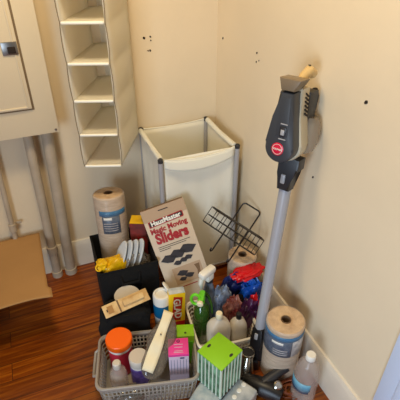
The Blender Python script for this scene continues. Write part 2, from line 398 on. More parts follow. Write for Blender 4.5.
for sx in (-1, 1):
    for z in (hz - .006, .05): MB().tube([(sx * hw, -hd, z), (sx * hw, hd - .006, z)], .005, 8).build('rail', 'alu', hm)
for sy in (-1, 1): MB().tube([(-hw, sy * (hd - .004), .05), (hw, sy * (hd - .004), .05)], .005, 8).build('rail', 'alu', hm)

# ------------------------------------------------------------ wrapped paper rolls
def paper_roll(x, y, z0, r, h, label, tilt=(0, 0), rz=0, lab=True, band='top'):
    t = thing('paper_roll', label, 'paper roll', (x, y, z0), rz, 'plastic wrapped brown paper rolls')
    t.rotation_euler = (tilt[0], tilt[1], rz)
    MB().lathe([(.018, 0), (r - .004, 0), (r, .004), (r, h - .005), (r - .005, h)], 40).build('paper_body', 'paper', t)
    MB().lathe([(r - .005, h), (r * .8, h + .0015), (r * .5, h), (.020, h + .001), (.018, h - .002), (.017, h - .09), (0, h - .09)], 40).build('paper_end', 'paperend', t)
    MB().lathe([(.0178, h + .0015), (.0178, h - .08), (.0155, h - .08), (.0155, h + .0015), (.0178, h + .0015)], 24).build('cardboard_core', 'boxside', t)
    def wrap(z0_, z1_, a0, a1, rr):
        return MB().grid(lambda u, v: (rr * cos(a0 + (a1 - a0) * u), rr * sin(a0 + (a1 - a0) * u), z0_ + (z1_ - z0_) * v), 24, 2)
    if band == 'top':      # label right under the top edge
        wrap(h - .040, h - .018, radians(150), radians(390), r + .0008).build('blue_band', 'lblue', t, solid=.0006)
        wrap(h - .125, h - .040, radians(150), radians(262), r + .0006).build('label', 'navylab', t, solid=.0006)
        wrap(h - .123, h - .041, radians(263), radians(330), r + .0006).build('label', 'greylab', t, solid=.0006)
        wrap(h - .125, h - .040, radians(331), radians(385), r + .0006).build('label', 'navylab', t, solid=.0006)
        wrap(h - .060, h - .048, radians(200), radians(235), r + .0012).build('label_print', 'white', t, solid=.0006)
        for k in range(3): wrap(h - .092 - k * .011, h - .088 - k * .011, radians(206), radians(250), r + .0012).build('label_print', 'greylab', t, solid=.0004)
    elif band == 'mid':
        wrap(h - .082, h - .058, radians(215), radians(325), r + .0008).build('blue_band', 'lblue', t, solid=.0006)
        wrap(h - .165, h - .082, radians(225), radians(292), r + .0006).build('label', 'navylab', t, solid=.0006)
        wrap(h - .100, h - .088, radians(232), radians(262), r + .0012).build('label_print', 'white', t, solid=.0006)
        for k in range(4): wrap(h - .118 - k * .011, h - .115 - k * .011, radians(230), radians(282), r + .0012).build('label_print', 'greylab', t, solid=.0004)
    sh = MB().lathe([(r + .0022, .002), (r + .0018, h * .5), (r + .0022, h - .004), (r - .002, h + .0035), (r * .5, h + .0025), (.03, h + .003)], 40)
    sh.build('plastic_wrap', 'film', t)
    return t
paper_roll(-.122, -.915, 0, .070, .285, 'short fat brown paper roll with blue label standing on the floor beside the vacuum')
paper_roll(-.598, -.272, .012, .066, .508, 'tall brown paper roll with blue label standing up in the black bin', band='mid', tilt=(radians(-8), radians(1.5)), rz=0)
paper_roll(-.100, -.530, 0, .062, .275, 'brown paper roll mostly hidden behind the black wire basket', band='none')

# ------------------------------------------------------------ black bin
bn = thing('storage_bin', 'black fabric storage bin holding the tall paper roll', 'bin', (-.575, -.325, 0), radians(-2))
bw, bd, bh = .118, .130, .30
def binwall(pts):
    m = MB(); return m
m = MB()
outer = [(-bw, -bd), (bw, -bd), (bw, bd), (-bw, bd)]
m.box((0, -bd, bh / 2), (2 * bw, .006, bh), bev=.002).box((0, bd, bh / 2), (2 * bw, .006, bh), bev=.002)
m.box((-bw, 0, bh / 2), (.006, 2 * bd, bh), bev=.002).box((bw, 0, bh / 2), (.006, 2 * bd, bh), bev=.002).box((0, 0, .004), (2 * bw, 2 * bd, .008))
m.build('bin_body', 'blackfab', bn)
rim = MB().tube([(-bw, -bd, bh), (bw, -bd, bh), (bw, bd, bh), (-bw, bd, bh)], .006, 8, closed=True); rim.build('rim', 'blackfab', bn)
MB().tube([(-.04, -bd - .004, bh - .03), (-.035, -bd - .012, bh - .07), (.035, -bd - .012, bh - .07), (.04, -bd - .004, bh - .03)], .005, 8).build('handle', 'blackfab', bn)

# contents of the bin
def blob(name, c, d, m, label, cat, group=None, seed=0, amp=.25, rz=0, tilt=0, freq=3.5, sub=4, pw=.75, parent=None):
    freq *= .62
    bm = bmesh.new(); bmesh.ops.create_icosphere(bm, subdivisions=sub, radius=1)
    for v in bm.verts:
        p = v.co.normalized(); q = Vector([math.copysign(abs(a) ** pw, a) for a in p])
        n = noise.noise(p * freq + Vector((seed * 3.1, seed, 0))); n2 = abs(noise.noise(p * freq * 2.3 + Vector((0, seed * 2.3, 5))))
        v.co = q * (1 + amp * n - amp * .45 * n2)
    bmesh.ops.transform(bm, matrix=RZ(rz) @ RY(tilt) @ Matrix.Diagonal((d[0] / 2, d[1] / 2, d[2] / 2, 1)), verts=bm.verts)
    s = MB(); s.bm.free(); s.bm = bm; o = s.build(name, m, parent, smooth=50)
    if parent is None: tag(o, label, cat, group)
    o.location = c; return o
yb = thing('bag', 'crumpled yellow plastic package in the black bin below the silver pads', 'bag', (-.636, -.405, .21))
blob('film', (.0, 0, .055), (.12, .07, .13), 'yellowp', '', '', seed=2, rz=.1, parent=yb)
blob('corner_fold', (-.045, -.01, .112), (.045, .05, .04), 'yellowp', '', '', seed=5, parent=yb)
MB().tube([(-.06 + .012 * cos(a), -.03 + .006 * sin(a), .115 + .012 * sin(a)) for a in [k * pi / 6 for k in range(12)]], .003, 6, closed=True).build('loop', 'yellowp', yb)
blob('plastic_bag', (-.535, -.40, .255), (.12, .07, .14), 'bag', 'smoky clear plastic bag in the black bin behind the slider box', 'bag', seed=8)
# flip-flop like pads fanned out
for k in range(4):
    t = thing('shoe_insole', ['silver grey pad fanned in the black bin, the leftmost of four', 'silver grey pad in the black bin, second from left of four',
               'silver grey pad in the black bin, third from left of four', 'silver grey pad in the black bin, rightmost of four, nearest the slider box'][k], 'insole',
              (-.618 + .023 * k, -.405 - .004 * k, .262), radians(10), 'silver grey curved pads in the black bin')
    t.rotation_euler = (radians(-12), radians(22), radians(15))
    prof = []
    for i in range(17):
        v = i / 16; prof.append((.020 * sin(v * pi / 2) ** 2 + .0, v))
    def f(u, v, off=0):
        z = v * .125; wdt = .032 * (sin(pi * min(.999, max(.02, v * .93 + .07))) ** .5)
        x = .018 * (v ** 2) + off
        return (x, (u * 2 - 1) * wdt, z)
    MB().grid(lambda u, v: f(u, v), 8, 20).build('pad_face', 'silverpad', t, solid=.006)
    MB().grid(lambda u, v: (f(u, v)[0] + .0065, f(u, v)[1] * .85, .006 + v * .112), 8, 20).build('pad_lining', 'bluepad', t, solid=.003)
rc = thing('carton', 'dark red carton corner standing in the black bin behind the slider box', 'box', (-.49, -.31, .10), radians(-25))
MB().box((0, 0, .16), (.07, .06, .32), bev=.002).build('carton_body', 'wbox', rc)
MB().box((0, 0, .3215), (.068, .058, .002)).build('carton_top', 'yellowp', rc)
MB().box((.01, -.0308, .22), (.03, .001, .06)).build('printed_patch', 'red', rc)

# ------------------------------------------------------------ magic sliders box
TL = Vector((-.488, -.337, .474)); TR = Vector((-.306, -.362, .525)); BL = Vector((-.428, -.532, .127))
v_ = (TL - BL).normalized(); u_ = (TR - TL); u_ = (u_ - v_ * u_.dot(v_)).normalized(); w_ = u_.cross(v_)  # w_ points at the viewer
BW, BH, BT = .188, .450, .032
org = TL - v_ * BH + u_ * BW / 2
sl = thing('slider_box', 'tall beige box printed Sliders in red, leaning in front of the hamper', 'box', frame=frame(org, u_, -w_, v_))
MB().box((0, BT / 2, BH / 2), (BW, BT, BH), bev=.0015).build('carton_body', 'boxface', sl)
MB().box((0, BT / 2, BH + .0008), (BW - .004, BT - .004, .002)).build('top_flap', 'boxside', sl)
MB().box((0, -.0006, BH - .026), (BW - .002, .001, .052)).build('tan_band', 'boxtop', sl)
MB().box((.0, -.0014, BH - .017), (.042, .001, .004), rot=RY(0)).build('hang_slot', 'ink', sl)
MB().prism([(-.078, BH - .078), (-.078, BH - .052), (.070, BH - .046), (.074, BH - .050), (.074, BH - .069), (.070, BH - .073)], -.0016, 0).build('name_plate', 'red', sl)
MB().prism([(-.075, BH - .074), (-.075, BH - .056), (.070, BH - .050), (.070, BH - .068)], -.0020, 0).build('name_plate', 'ink', sl)
text('HausMaster', .029, 'white', sl, T(-.003, -.0024, BH - .062) @ RY(radians(-2)) @ FRONT, bold=.0010, sx=.93)
text('Magic Moving', .031, 'red', sl, T(-.001, -.0008, BH - .095) @ RY(radians(-1)) @ FRONT, bold=.0012, sx=.94)
text('Sliders', .060, 'red', sl, T(0, -.0008, BH - .134) @ FRONT, bold=.0030, sx=.88)
pr = MB()
for z, w2 in ((.168, .140), (.176, .120), (.184, .05)): pr.box((-.072 + w2 / 2, -.0008, BH - z), (w2, .001, .0022))
pr.build('small_print', 'ink', sl)
def cushion(cx, cz, s):
    m = MB(); o_ = [(cx - s, cz), (cx - s * .3, cz + s * .55), (cx + s * .2, cz + s * .45), (cx + s, cz + s * .12), (cx + s * .35, cz - s * .5), (cx - s * .3, cz - s * .38)]
    m.prism(o_, -.0022, 0); return m
for a, b, c in ((-.046, .228, .036), (-.004, .218, .038), (.042, .210, .040), (-.016, .256, .020), (.012, .251, .020), (.034, .246, .020)):
    cushion(a, BH - b, c).build('slider_picture', 'pad', sl)
MB().box((.012, -.0008, BH - .312), (.125, .001, .075)).build('photo_panel', 'boxtop', sl)
for a, b, c in ((-.012, .305, .026), (.014, .322, .022), (-.018, .330, .018)): cushion(a, BH - b, c).build('slider_picture', 'pad', sl)
MB().prism([(.045, BH - .285), (.068, BH - .285), (.060, BH - .34), (.045, BH - .345), (.052, BH - .31)], -.0022, 0).build('slider_picture', 'boxside', sl)
MB().box((.0, -.0008, BH - .362), (.07, .001, .003)).build('small_print', 'red', sl)

# ------------------------------------------------------------ wire shower caddy
cTL = Vector((-.048, -.42, .465)); cTR = Vector((-.005, -.495, .448)); cH = Vector((-.187, -.517, .305))
cu = (cTR - cTL).normalized(); cv = (cTL - cH); cv = (cv - cu * cv.dot(cu)).normalized(); cn = cu.cross(cv)
cd = thing('wire_caddy', 'black wire hanging basket with two hooks leaning between hamper and vacuum', 'wire basket', frame=frame(cTL, cu, cv, cn))
fr = MB(); sp = .088; R = .0034
def arc(x, top=0):
    pts = [(x, 0, 0), (x, -.24, 0)]
    for a in range(0, 190, 20): pts.append((x, -.24 - .014 * sin(radians(a)), .014 - .014 * cos(radians(a))))
    return pts
fr.tube([(0, -.012, 0), (.004, -.004, 0), (.012, 0, 0), (sp - .012, 0, 0), (sp - .004, -.004, 0), (sp, -.012, 0)] , R, 8)
fr.tube([(0, -.012, 0)] + arc(0)[1:], R, 8); fr.tube([(sp, -.012, 0)] + arc(sp)[1:], R, 8)
fr.build('hook_frame', 'wire', cd)
x0, x1, y0, y1, dz = -.080, .165, -.094, -.165, .080
def loop(z, xa=x0, xb=x1, r=R):
    pass
bk = MB()
def rring(y, r=R, ins=0):
    c = .012; a, b, n, f_ = x0 + ins, x1 - ins, 0, dz - ins
    bk.tube([(a + c, y, n), (b - c, y, n), (b, y, n + c), (b, y, f_ - c), (b - c, y, f_), (a + c, y, f_), (a, y, f_ - c), (a, y, n + c)], r, 6, closed=True)
rring(y0, .0034); rring((y0 + y1) / 2, .0022); rring(y1, .003)
bk.build('basket_rings', 'wire', cd)
up = MB(); nx = 7
for i in range(nx):
    x = x0 + (x1 - x0) * i / (nx - 1)
    up.tube([(x, y0, 0), (x, y1, 0), (x, y1, dz), (x, y0, dz)], .0016, 6)
up.build('upright_wires', 'wire', cd)
bt = MB()
for i in range(20):
    x = x0 + .006 + (x1 - x0 - .012) * i / 19; bt.tube([(x, y1, 0), (x, y1, dz)], .0013, 5)
for i in range(1, 6): z = dz * i / 6; bt.tube([(x0, y1, z), (x1, y1, z)], .0014, 5)
bt.build('bottom_grid', 'wire', cd)

# ------------------------------------------------------------ grey basket (front)
def basket(name, label, cx, cy, w, d, h, rz, m, holes_m=True, cell=.016, hand=True):
    t = thing(name, label, 'basket', (cx, cy, 0), rz)
    body = MB(); tp = .012
    cr = .03
    def outline(w_, d_, n=6):
        pts = []
        for (sx, sy, a0) in ((1, 1, 0), (-1, 1, 90), (-1, -1, 180), (1, -1, 270)):
            for k in range(n + 1):
                a = radians(a0 + 90 * k / n); pts.append((sx * (w_ / 2 - cr) + cr * cos(a), sy * (d_ / 2 - cr) + cr * sin(a)))
        return pts
    def ring(z):
        s = 1 - tp * 2 / w * (1 - z / h); return [(x * s, y * s, z) for x, y in outline(w, d)]
    # rim
    rm = MB(); A = []
    prof = [(0.004, -.012), (.009, -.012), (.010, 0), (.006, .003), (0, .003), (-.001, -.001)]
    base = outline(w, d); R_ = []
    for x, y in base:
        n_ = Vector((x / w, y / d, 0)).normalized(); R_.append([rm.bm.verts.new((x + n_.x * a, y + n_.y * a, h + b)) for a, b in prof])
    for i in range(len(R_)):
        A, B = R_[i], R_[(i + 1) % len(R_)]
        for k in range(len(prof)): k2 = (k + 1) % len(prof); rm.bm.faces.new((A[k], B[k], B[k2], A[k2]))
    rm.build('rim', m, t)
    # perforated wall: solid band on top, grid of slats below
    wl = MB(); zs = [.004, h * .22, h * .40, h * .58, h * .76]
    def band(z0, z1, th=.0025):
        a = ring(z0); b = ring(z1); n = len(a)
        va = [wl.bm.verts.new(p) for p in a]; vb = [wl.bm.verts.new(p) for p in b]
        for i in range(n): wl.bm.faces.new((va[i], va[(i + 1) % n], vb[(i + 1) % n], vb[i]))
    band(h * .84, h)
    for z in zs: band(z - .003, z + .003)
    # vertical ribs
    def wallp(x, y, z): s = 1 - tp * 2 / w * (1 - z / h); return Vector((x * s, y * s, z))
    n1 = int(w / cell); n2 = int(d / cell)
    rb = []
    for i in range(n1 + 1):
        x = -w / 2 + cr * .6 + (w - cr * 1.2) * i / n1
        for sy in (-1, 1): rb.append((x, sy * d / 2, 1, 0))
    for i in range(n2 + 1):
        y = -d / 2 + cr * .6 + (d - cr * 1.2) * i / n2
        for sx in (-1, 1): rb.append((sx * w / 2, y, 0, 1))
    for x, y, a, b in rb:
        p0, p1 = wallp(x, y, .003), wallp(x, y, h * .86); hw_ = .0026
        dv = Vector((a, b, 0)) * hw_
        q = [wl.bm.verts.new(p) for p in (p0 - dv, p0 + dv, p1 + dv, p1 - dv)]; wl.bm.faces.new(q)
    wl.build('lattice_wall', m, t, solid=.0025)
    fl = MB(); f = fl.bm.faces.new([fl.bm.verts.new((x, y, .004)) for x, y, z in ring(.004)]); fl.build('bottom', m, t, solid=.003)
    if hand:
        for sx in (-1, 1):
            x = sx * (w / 2 + .004)
            MB().tube([(x, -.055, h - .004), (x + sx * .012, -.05, h - .012), (x + sx * .014, -.03, h - .02), (x + sx * .014, .03, h - .02), (x + sx * .012, .05, h - .012), (x, .055, h - .004)], .0055, 8).build('handle', m, t)
    return t
basket('storage_basket', 'grey plastic lattice basket in front holding the jars and pink box', -.606, -.760, .355, .225, .13, radians(-15), 'basket')
basket('storage_basket', 'white plastic basket behind, holding the spray bottles and white jugs', -.275, -.706, .245, .235, .13, radians(-7), 'wbasket', hand=False)

# jars and bottles in the grey basket
t = thing('jar', 'red jar with a wide orange screw lid in the grey basket', 'jar', (-.690, -.680, .006))
MB().lathe([(0, 0), (.042, 0), (.045, .004), (.045, .13), (.041, .142), (.041, .15), (0, .15)], 32).build('jar_body', 'pinkjar', t)
MB().lathe([(.0462, .135), (.0462, .150), (.043, .150)], 32).build('white_collar', 'white', t)
MB().lathe([(.049, .150), (.050, .152), (.050, .174), (.047, .178), (0, .178)], 40).build('lid', 'orange', t)
t = thing('jar', 'purple labelled jar with a white lid in the grey basket', 'jar', (-.640, -.765, .006))
MB().lathe([(0, 0), (.032, 0), (.034, .004), (.034, .11), (.030, .122), (0, .122)], 28).build('jar_body', 'white', t)
MB().lathe([(.0346, .015), (.0350, .02), (.0350, .104), (.0346, .108)], 28).build('label', 'purple', t)
MB().lathe([(.0345, .118), (.0355, .121), (.0355, .148), (.033, .152), (0, .152)], 28).build('lid', 'offwhite', t)
t = thing('bottle', 'clear plastic bottle with a clear cap at the front left of the grey basket', 'bottle', (-.722, -.778, .006))
MB().lathe([(0, 0), (.030, 0), (.033, .005), (.033, .095), (.028, .125), (.014, .145), (.012, .150)], 28).build('bottle_body', 'clear', t)
MB().lathe([(.0145, .146), (.0155, .150), (.0150, .170), (.012, .174), (0, .175)], 20).build('cap', 'offwhite', t)
blob('plastic_bag', (-.700, -.830, .045), (.12, .07, .07), 'bag', 'small smoky bag low in the grey basket under the clear bottle', 'bag', seed=31, rz=-.2)

# smoky bag with cream header strip
bgT = Vector((-.497, -.700, .262)); bgB = Vector((-.630, -.842, .160))
bv = (bgT - bgB).normalized(); bu = Vector((.85, -.42, -.28)); bu = (bu - bv * bu.dot(bv)).normalized(); bnn = bu.cross(bv)
bg = thing('packaged_bag', 'smoky clear plastic package with a long cream header strip leaning in the grey basket', 'package', frame=frame(bgB, bu, bv, bnn))
Ls = (bgT - bgB).length
def stripf(u, v):
    return ((u - .5) * (.040 + .006 * sin(v * 6)), v * Ls, .014 + .006 * sin(pi * v) + .003 * sin(v * 17))
MB().grid(stripf, 4, 24).build('header_strip', 'strip', bg, solid=.0015)
MB().lathe([(.0028, 0), (.0028, .001), (0, .001)], 12, c=(.0, Ls * .60, .0235)).build('punch_hole', 'ink', bg)
def pouch(u, v):
    a = u * 2 * pi; y = v * (Ls + .01) - .02
    rr = sin(pi * min(.995, max(.005, v))) ** .35
    return ((.050 + .005 * sin(v * 13)) * cos(a) * rr + .014, y, -.012 + .022 * sin(a) * rr * (1 + .12 * sin(3 * a + v * 9)))
MB().grid(pouch, 28, 22).build('pouch', 'bag', bg)

# pink box
t = thing('small_box', 'small hot pink and pale lavender box standing in the grey basket', 'box', (-.500, -.812, .006), radians(-18))
MB().box((0, 0, .095), (.072, .070, .19), bev=.001).build('carton_body', 'lav', t)
MB().box((0, 0, .1905), (.0728, .0708, .003), bev=.0008).build('top_face', 'pink', t)
MB().box((0, -.0001, .186), (.073, .0712, .010)).build('pink_edge', 'pink', t)
MB().lathe([(.0062, 0), (.0062, .0008), (0, .0008)], 20, c=(0, .022, .192)).build('logo_disc', 'ink', t)
MB().lathe([(.0030, 0), (.0030, .0012), (0, .0012)], 16, c=(0, .022, .192)).build('logo_dot', 'pink', t)
pr = MB()
for y, w2 in ((.008, .034), (-.004, .030), (-.020, .030), (-.026, .034)): pr.box((0, y, .1924), (w2, .0020, .0008))
pr.build('small_print', 'lav', t)
pr = MB()
for k in range(6): pr.box((-.028 + k * .011, -.0356, .12), (.0012, .0008, .085))
pr.build('printed_lines', 'bluepad', t)
MB().box((.012, -.0359, .172), (.016, .001, .006)).build('dark_mark', 'navy', t)
# green box behind it
t = thing('small_box', 'small plain lime green box behind the pink one', 'box', (-.446, -.738, .0), radians(-18))
MB().box((0, 0, .088), (.066, .056, .176), bev=.001).build('carton_body', 'lime', t)
MB().box((0, -.0285, .085), (.058, .001, .12)).build('printed_face', 'limep', t)
MB().lathe([(.0042, 0), (.0042, .001), (0, .001)], 16, c=(.0, -.012, .1762)).build('logo_dot', 'ink', t)
# yellow GLAD box
t = thing('bag_box', 'yellow box with a red GLAD panel beside the white wipes tub', 'box', (-.446, -.622, 0), radians(-8))
t.rotation_euler = (radians(-6), radians(3), radians(-8))
MB().box((0, 0, .125), (.066, .036, .25), bev=.001).build('carton_body', 'yellow', t)
MB().box((0, 0, .2505), (.0655, .0355, .002)).build('top_flap', 'wipes2', t)
MB().prism([(-.022, .115), (.014, .112), (.022, .228), (-.014, .235)], -.0192, -.017).build('red_panel', 'gladred', t)
text('GLAD', .040, 'white', t, T(.0, -.0197, .173) @ RY(radians(86)) @ FRONT, bold=.0008, depth=.0005, sx=.95)
MB().box((.005, -.0183, .09), (.055, .001, .03)).build('printed_patch', 'gladred', t)

# wipes tub
t = thing('wipes_tub', 'white cylinder tub with open flip lid and blue base label beside the slider box', 'tub', (-.484, -.572, .018))
MB().lathe([(0, 0), (.034, 0), (.036, .004), (.036, .205), (.033, .212), (.026, .213), (.024, .205), (0, .205)], 32).build('tub_body', 'white', t)
MB().lathe([(.0365, .10), (.0368, .102), (.0368, .165), (.0365, .167)], 32).build('label', 'lblue', t)
MB().lathe([(0, 0), (.022, 0), (.023, .004), (.018, .008), (0, .008)], 20, mat4=T(.022, .012, .228) @ RY(radians(60))).build('flip_lid', 'white', t)

# wooden item package and black bag behind the grey basket
o = blob('black_bag', (-.640, -.555, .105), (.21, .13, .21), 'blackfab', 'dark black plastic bag behind the orange lidded jar', 'bag', seed=12, rz=-.1, amp=.15, pw=.5)
t = thing('blister_package', 'pale wood coloured blister card package lying on the black bag', 'package', (-.628, -.570, .232), radians(12))
t.rotation_euler = (radians(24), radians(-3), radians(7))
MB().box((0, 0, 0), (.185, .052, .003), bev=.001).build('backing_card', 'woodpack', t)
MB().box((.030, 0, .008), (.088, .026, .014), bev=.006).build('blister', 'woodpack', t)
MB().box((-.065, .0, .0025), (.022, .030, .002)).build('printed_patch', 'cardboard', t)
MB().box((-.078, .0, .003), (.004, .010, .003)).build('hang_slot', 'ink', t)
MB().box((-.03, .0, .0022), (.006, .05, .0015)).build('fold_line', 'boxside', t)
MB().lathe([(0, 0), (.050, 0), (.056, .004), (.053, .006), (.046, .003), (0, .003)], 32, c=(0, 0, 0))
o = MB().lathe([(0, 0), (.040, 0), (.052, .006), (.050, .008), (.039, .003), (0, .003)], 32).build('round_lid', 'offwhite')
o.location = (-.612, -.515, .212); tag(o, 'pale round lid under the pale wood package on the black bag', 'lid')

# ------------------------------------------------------------ white basket contents
def jug(x, y, z, w, d, h, label, cap_m, rz):
    t = thing('jug', label, 'jug', (x, y, z), rz, 'white plastic jugs in the white basket')
    m = MB(); hs = h * .72
    prof = [(.86, 0), (1, .01), (1, hs), (.93, hs + .014), (.7, hs + .032), (.36, hs + .046), (.30, h - .012), (.30, h - .004)]
    rings = []; N = 32
    for s, z_ in prof:
        sq = .6 if s > .6 else 1
        r_ = []
        for k in range(N):
            a = 2 * pi * k / N; c_, s_ = cos(a), sin(a)
            cx_ = math.copysign(abs(c_) ** sq, c_); sy_ = math.copysign(abs(s_) ** sq, s_)
            mn = min(w, d) if s < .5 else None
            r_.append(m.bm.verts.new((cx_ * s * (mn or w) / 2, sy_ * s * (mn or d) / 2, z_)))
        rings.append(r_)
    for A, B in zip(rings, rings[1:]):
        for k in range(N): m.bm.faces.new((A[k], A[(k + 1) % N], B[(k + 1) % N], B[k]))
    m.bm.faces.new(rings[0][::-1]); m.bm.faces.new(rings[-1])
    m.build('jug_body', 'offwhite', t, smooth=50)
    r = min(w, d) * .19
    MB().lathe([(r, h - .016), (r * 1.05, h - .014), (r, h + .006), (r * .9, h + .009), (0, h + .009)], 24).build('cap', cap_m, t)
jug(-.322, -.775, .006, .090, .066, .244, 'white plastic jug with a cream cap in the white basket', 'strip', radians(-6))
jug(-.243, -.786, .006, .066, .056, .218, 'smaller white plastic jug with a black cap in the white basket', 'black', radians(-6))

# green spray bottle with lime trigger
t = thing('spray_bottle', 'dark green spray bottle with a lime green trigger in the white basket', 'spray bottle', (-.350, -.672, .006), radians(238))
MB().lathe([(0, 0), (.032, 0), (.035, .006), (.036, .09), (.039, .15), (.036, .185), (.022, .205), (.013, .215), (.013, .225)], 28, sy=.85).build('bottle_body', 'dgreen', t)
MB().lathe([(.0395, .06), (.040, .07), (.041, .13), (.040, .14)], 28, sy=.86).build('label', 'dgreen', t)
hd_ = MB().box((.0, 0, .232), (.030, .026, .022), bev=.005).box((.006, 0, .254), (.060, .024, .020), bev=.007).build('spray_head', 'limep', t)
MB().tube([(.020 + .0, -.020 - .030 * sin(a) * .6, .252 + .026 * cos(a)) for a in [k * pi / 8 for k in range(16)]], .0062, 8, closed=True).build('trigger_loop', 'limep', hd_)
MB().tube([(-.02, .008, .250), (-.030, .022, .225), (-.026, .034, .19), (-.01, .042, .15)], [.009, .007, .006, .004], 8).build('grip', 'dgreen', hd_)
MB().lathe([(.012, 0), (.013, .010), (.008, .014), (0, .014)], 16, mat4=T(.036, 0, .254) @ RY(pi / 2)).build('nozzle', 'strip', hd_)
# white headed sprayer
t = thing('spray_bottle', 'clear bluish spray bottle with a bulky white spray head behind the green one', 'spray bottle', (-.292, -.610, .006), radians(205))
MB().lathe([(0, 0), (.030, 0), (.033, .006), (.033, .15), (.026, .20), (.014, .25), (.013, .27)], 28).build('bottle_body', 'gbag', t)
hd_ = MB().box((.004, 0, .285), (.036, .032, .034), bev=.006).box((.012, 0, .312), (.078, .034, .030), bev=.010).build('spray_head', 'white', t)
MB().tube([(.045, 0, .300), (.052, 0, .275), (.044, 0, .248)], [.009, .009, .006], 8).build('trigger', 'white', hd_)
MB().lathe([(.016, 0), (.016, .016), (.011, .018), (0, .018)], 16, c=(0, 0, .255)).build('collar', 'slate2', hd_)
# folded bags
blob('plastic_bag', (-.245, -.640, .120), (.075, .065, .24), 'gbag', 'grey blue glossy plastic bag between the sprayers and the purple bag', 'bag', seed=3, freq=6)
blob('plastic_bag', (-.218, -.690, .110), (.080, .055, .20), 'mbag', 'pinkish clear bag of odds and ends left of the purple bag', 'bag', seed=4, freq=7, amp=.35)
blob('plastic_bag', (-.182, -.722, .105), (.070, .070, .21), 'pbag', 'dark purple crumpled bag behind the black capped jug', 'bag', seed=6, tilt=.35, freq=6)
blob('plastic_bag', (-.195, -.600, .135), (.115, .055, .24), 'navy', 'navy blue bag behind the purple one', 'bag', seed=9, tilt=.45, amp=.3, freq=6)
blob('plastic_bag', (-.112, -.650, .118), (.100, .070, .235), 'bbag', 'bright blue crumpled bag beside the vacuum tube', 'bag', seed=17, amp=.3, freq=7)
blob('plastic_bag', (-.115, -.612, .247), (.135, .070, .045), 'rbag', 'red plastic bag lying on top of the blue one, below the wire basket hooks', 'bag', seed=14, amp=.3, tilt=-.12, freq=5)
blob('plastic_bag', (-.132, -.712, .100), (.050, .045, .21), 'rbag', 'red crumpled bag in front of the blue one, beside the vacuum tube', 'bag', seed=21, amp=.35, freq=6)
blob('cloth_bag', (-.165, -.655, .085), (.08, .06, .17), 'blackfab', 'black cloth bag deep between the purple, navy and blue bags', 'bag', seed=25, freq=5)

# ------------------------------------------------------------ lime topped striped box on wrapped packs
def pack(x, y, z, w, d, h, rz, m, label, dots):
    t = thing('wipes_pack', label, 'package', (x, y, z), rz, 'shiny wrapped packs under the striped box')
    mm = MB(); nx, ny = 16, 10
    mm.box((0, 0, h / 2), (w, d, h), bev=.010, seg=3)
    mm.build('wrapper', m, t, smooth=60)
    for i in range(dots): MB().lathe([(.009, 0), (.008, .0015), (0, .002)], 14, c=(-w / 2 + .03 + i * .03, d * .12, h)).build('printed_dot', 'white', t)
    for sx in (-1, 1): MB().box((sx * (w / 2 + .004), 0, h / 2), (.012, d * .9, .002)).build('seal', m, t)
    return t
pack(-.485, -.990, 0, .19, .10, .085, radians(38), 'wipes2', 'pale blue white wrapped pack under the left of the striped box', 0)
pack(-.352, -1.010, 0, .135, .085, .085, radians(30), 'wipes', 'silver dotted wrapped pack under the right of the striped box', 4)
cT = [Vector((-.455, -.890, .25)), Vector((-.361, -.851, .25)), Vector((-.311, -.949, .25)), Vector((-.421, -.991, .25))]
t = thing('striped_box', 'box with bright lime green top and pale striped sides on the shiny packs', 'box', (-.386, -.922, .087), radians(24))
SW, SD, SHh = .109, .109, .163
MB().box((0, 0, SHh / 2), (SW - .003, SD - .003, SHh), bev=.001).build('box_body', 'teal', t)
MB().box((0, 0, SHh), (SW + .002, SD + .002, .006), bev=.0015).build('lid', 'lime', t)
for sx, sy in ((-.012, .040), (.012, -.040)):
    MB().lathe([(.0085, 0), (.0085, .0008), (0, .0008)], 20, mat4=T(sx * 0, 0, 0) @ Matrix.Diagonal((1.0, .55, 1, 1)), c=(sx, sy, SHh + .003)).build('hand_hole', 'ink', t)
for k in range(7):
    a = -SW / 2 + .003 + (SW - .006) * k / 6
    for nm, p, d in (('f', (a, -SD / 2, SHh / 2), (.0048, .002, SHh)), ('b', (a, SD / 2, SHh / 2), (.0048, .002, SHh)), ('l', (-SW / 2, a, SHh / 2), (.002, .0048, SHh)), ('r', (SW / 2, a, SHh / 2), (.002, .0048, SHh))):
        MB().box(p, d).build('stripe', 'stripe', t)

# ------------------------------------------------------------ cordless stick vacuum
E = Vector((-.193, -.856, .13)); Wt = Vector((-.114, -.797, .812)); ax = (Wt - E).normalized()
sd = Vector((.5, -.86, 0)); sd = (sd - ax * sd.dot(ax)).normalized(); bk_ = ax.cross(sd)
vc = thing('stick_vacuum', 'grey cordless stick vacuum with a red round badge leaning against the right wall', 'vacuum cleaner', frame=frame(E, sd, bk_, ax))
L0 = (Wt - E).length
MB().tube([(0, 0, .03), (0, 0, L0 + .01)], .0195, 24).build('wand', 'wand', vc)
MB().prism([(-.022, -.03), (.022, -.03), (.026, .02), (.020, .075), (-.020, .075), (-.026, .02)], -.020, .020, bev=.006).build('elbow', 'black', vc)
MB().box((0, -.021, .038), (.014, .006, .030), bev=.003).build('release_button', 'alu', vc)
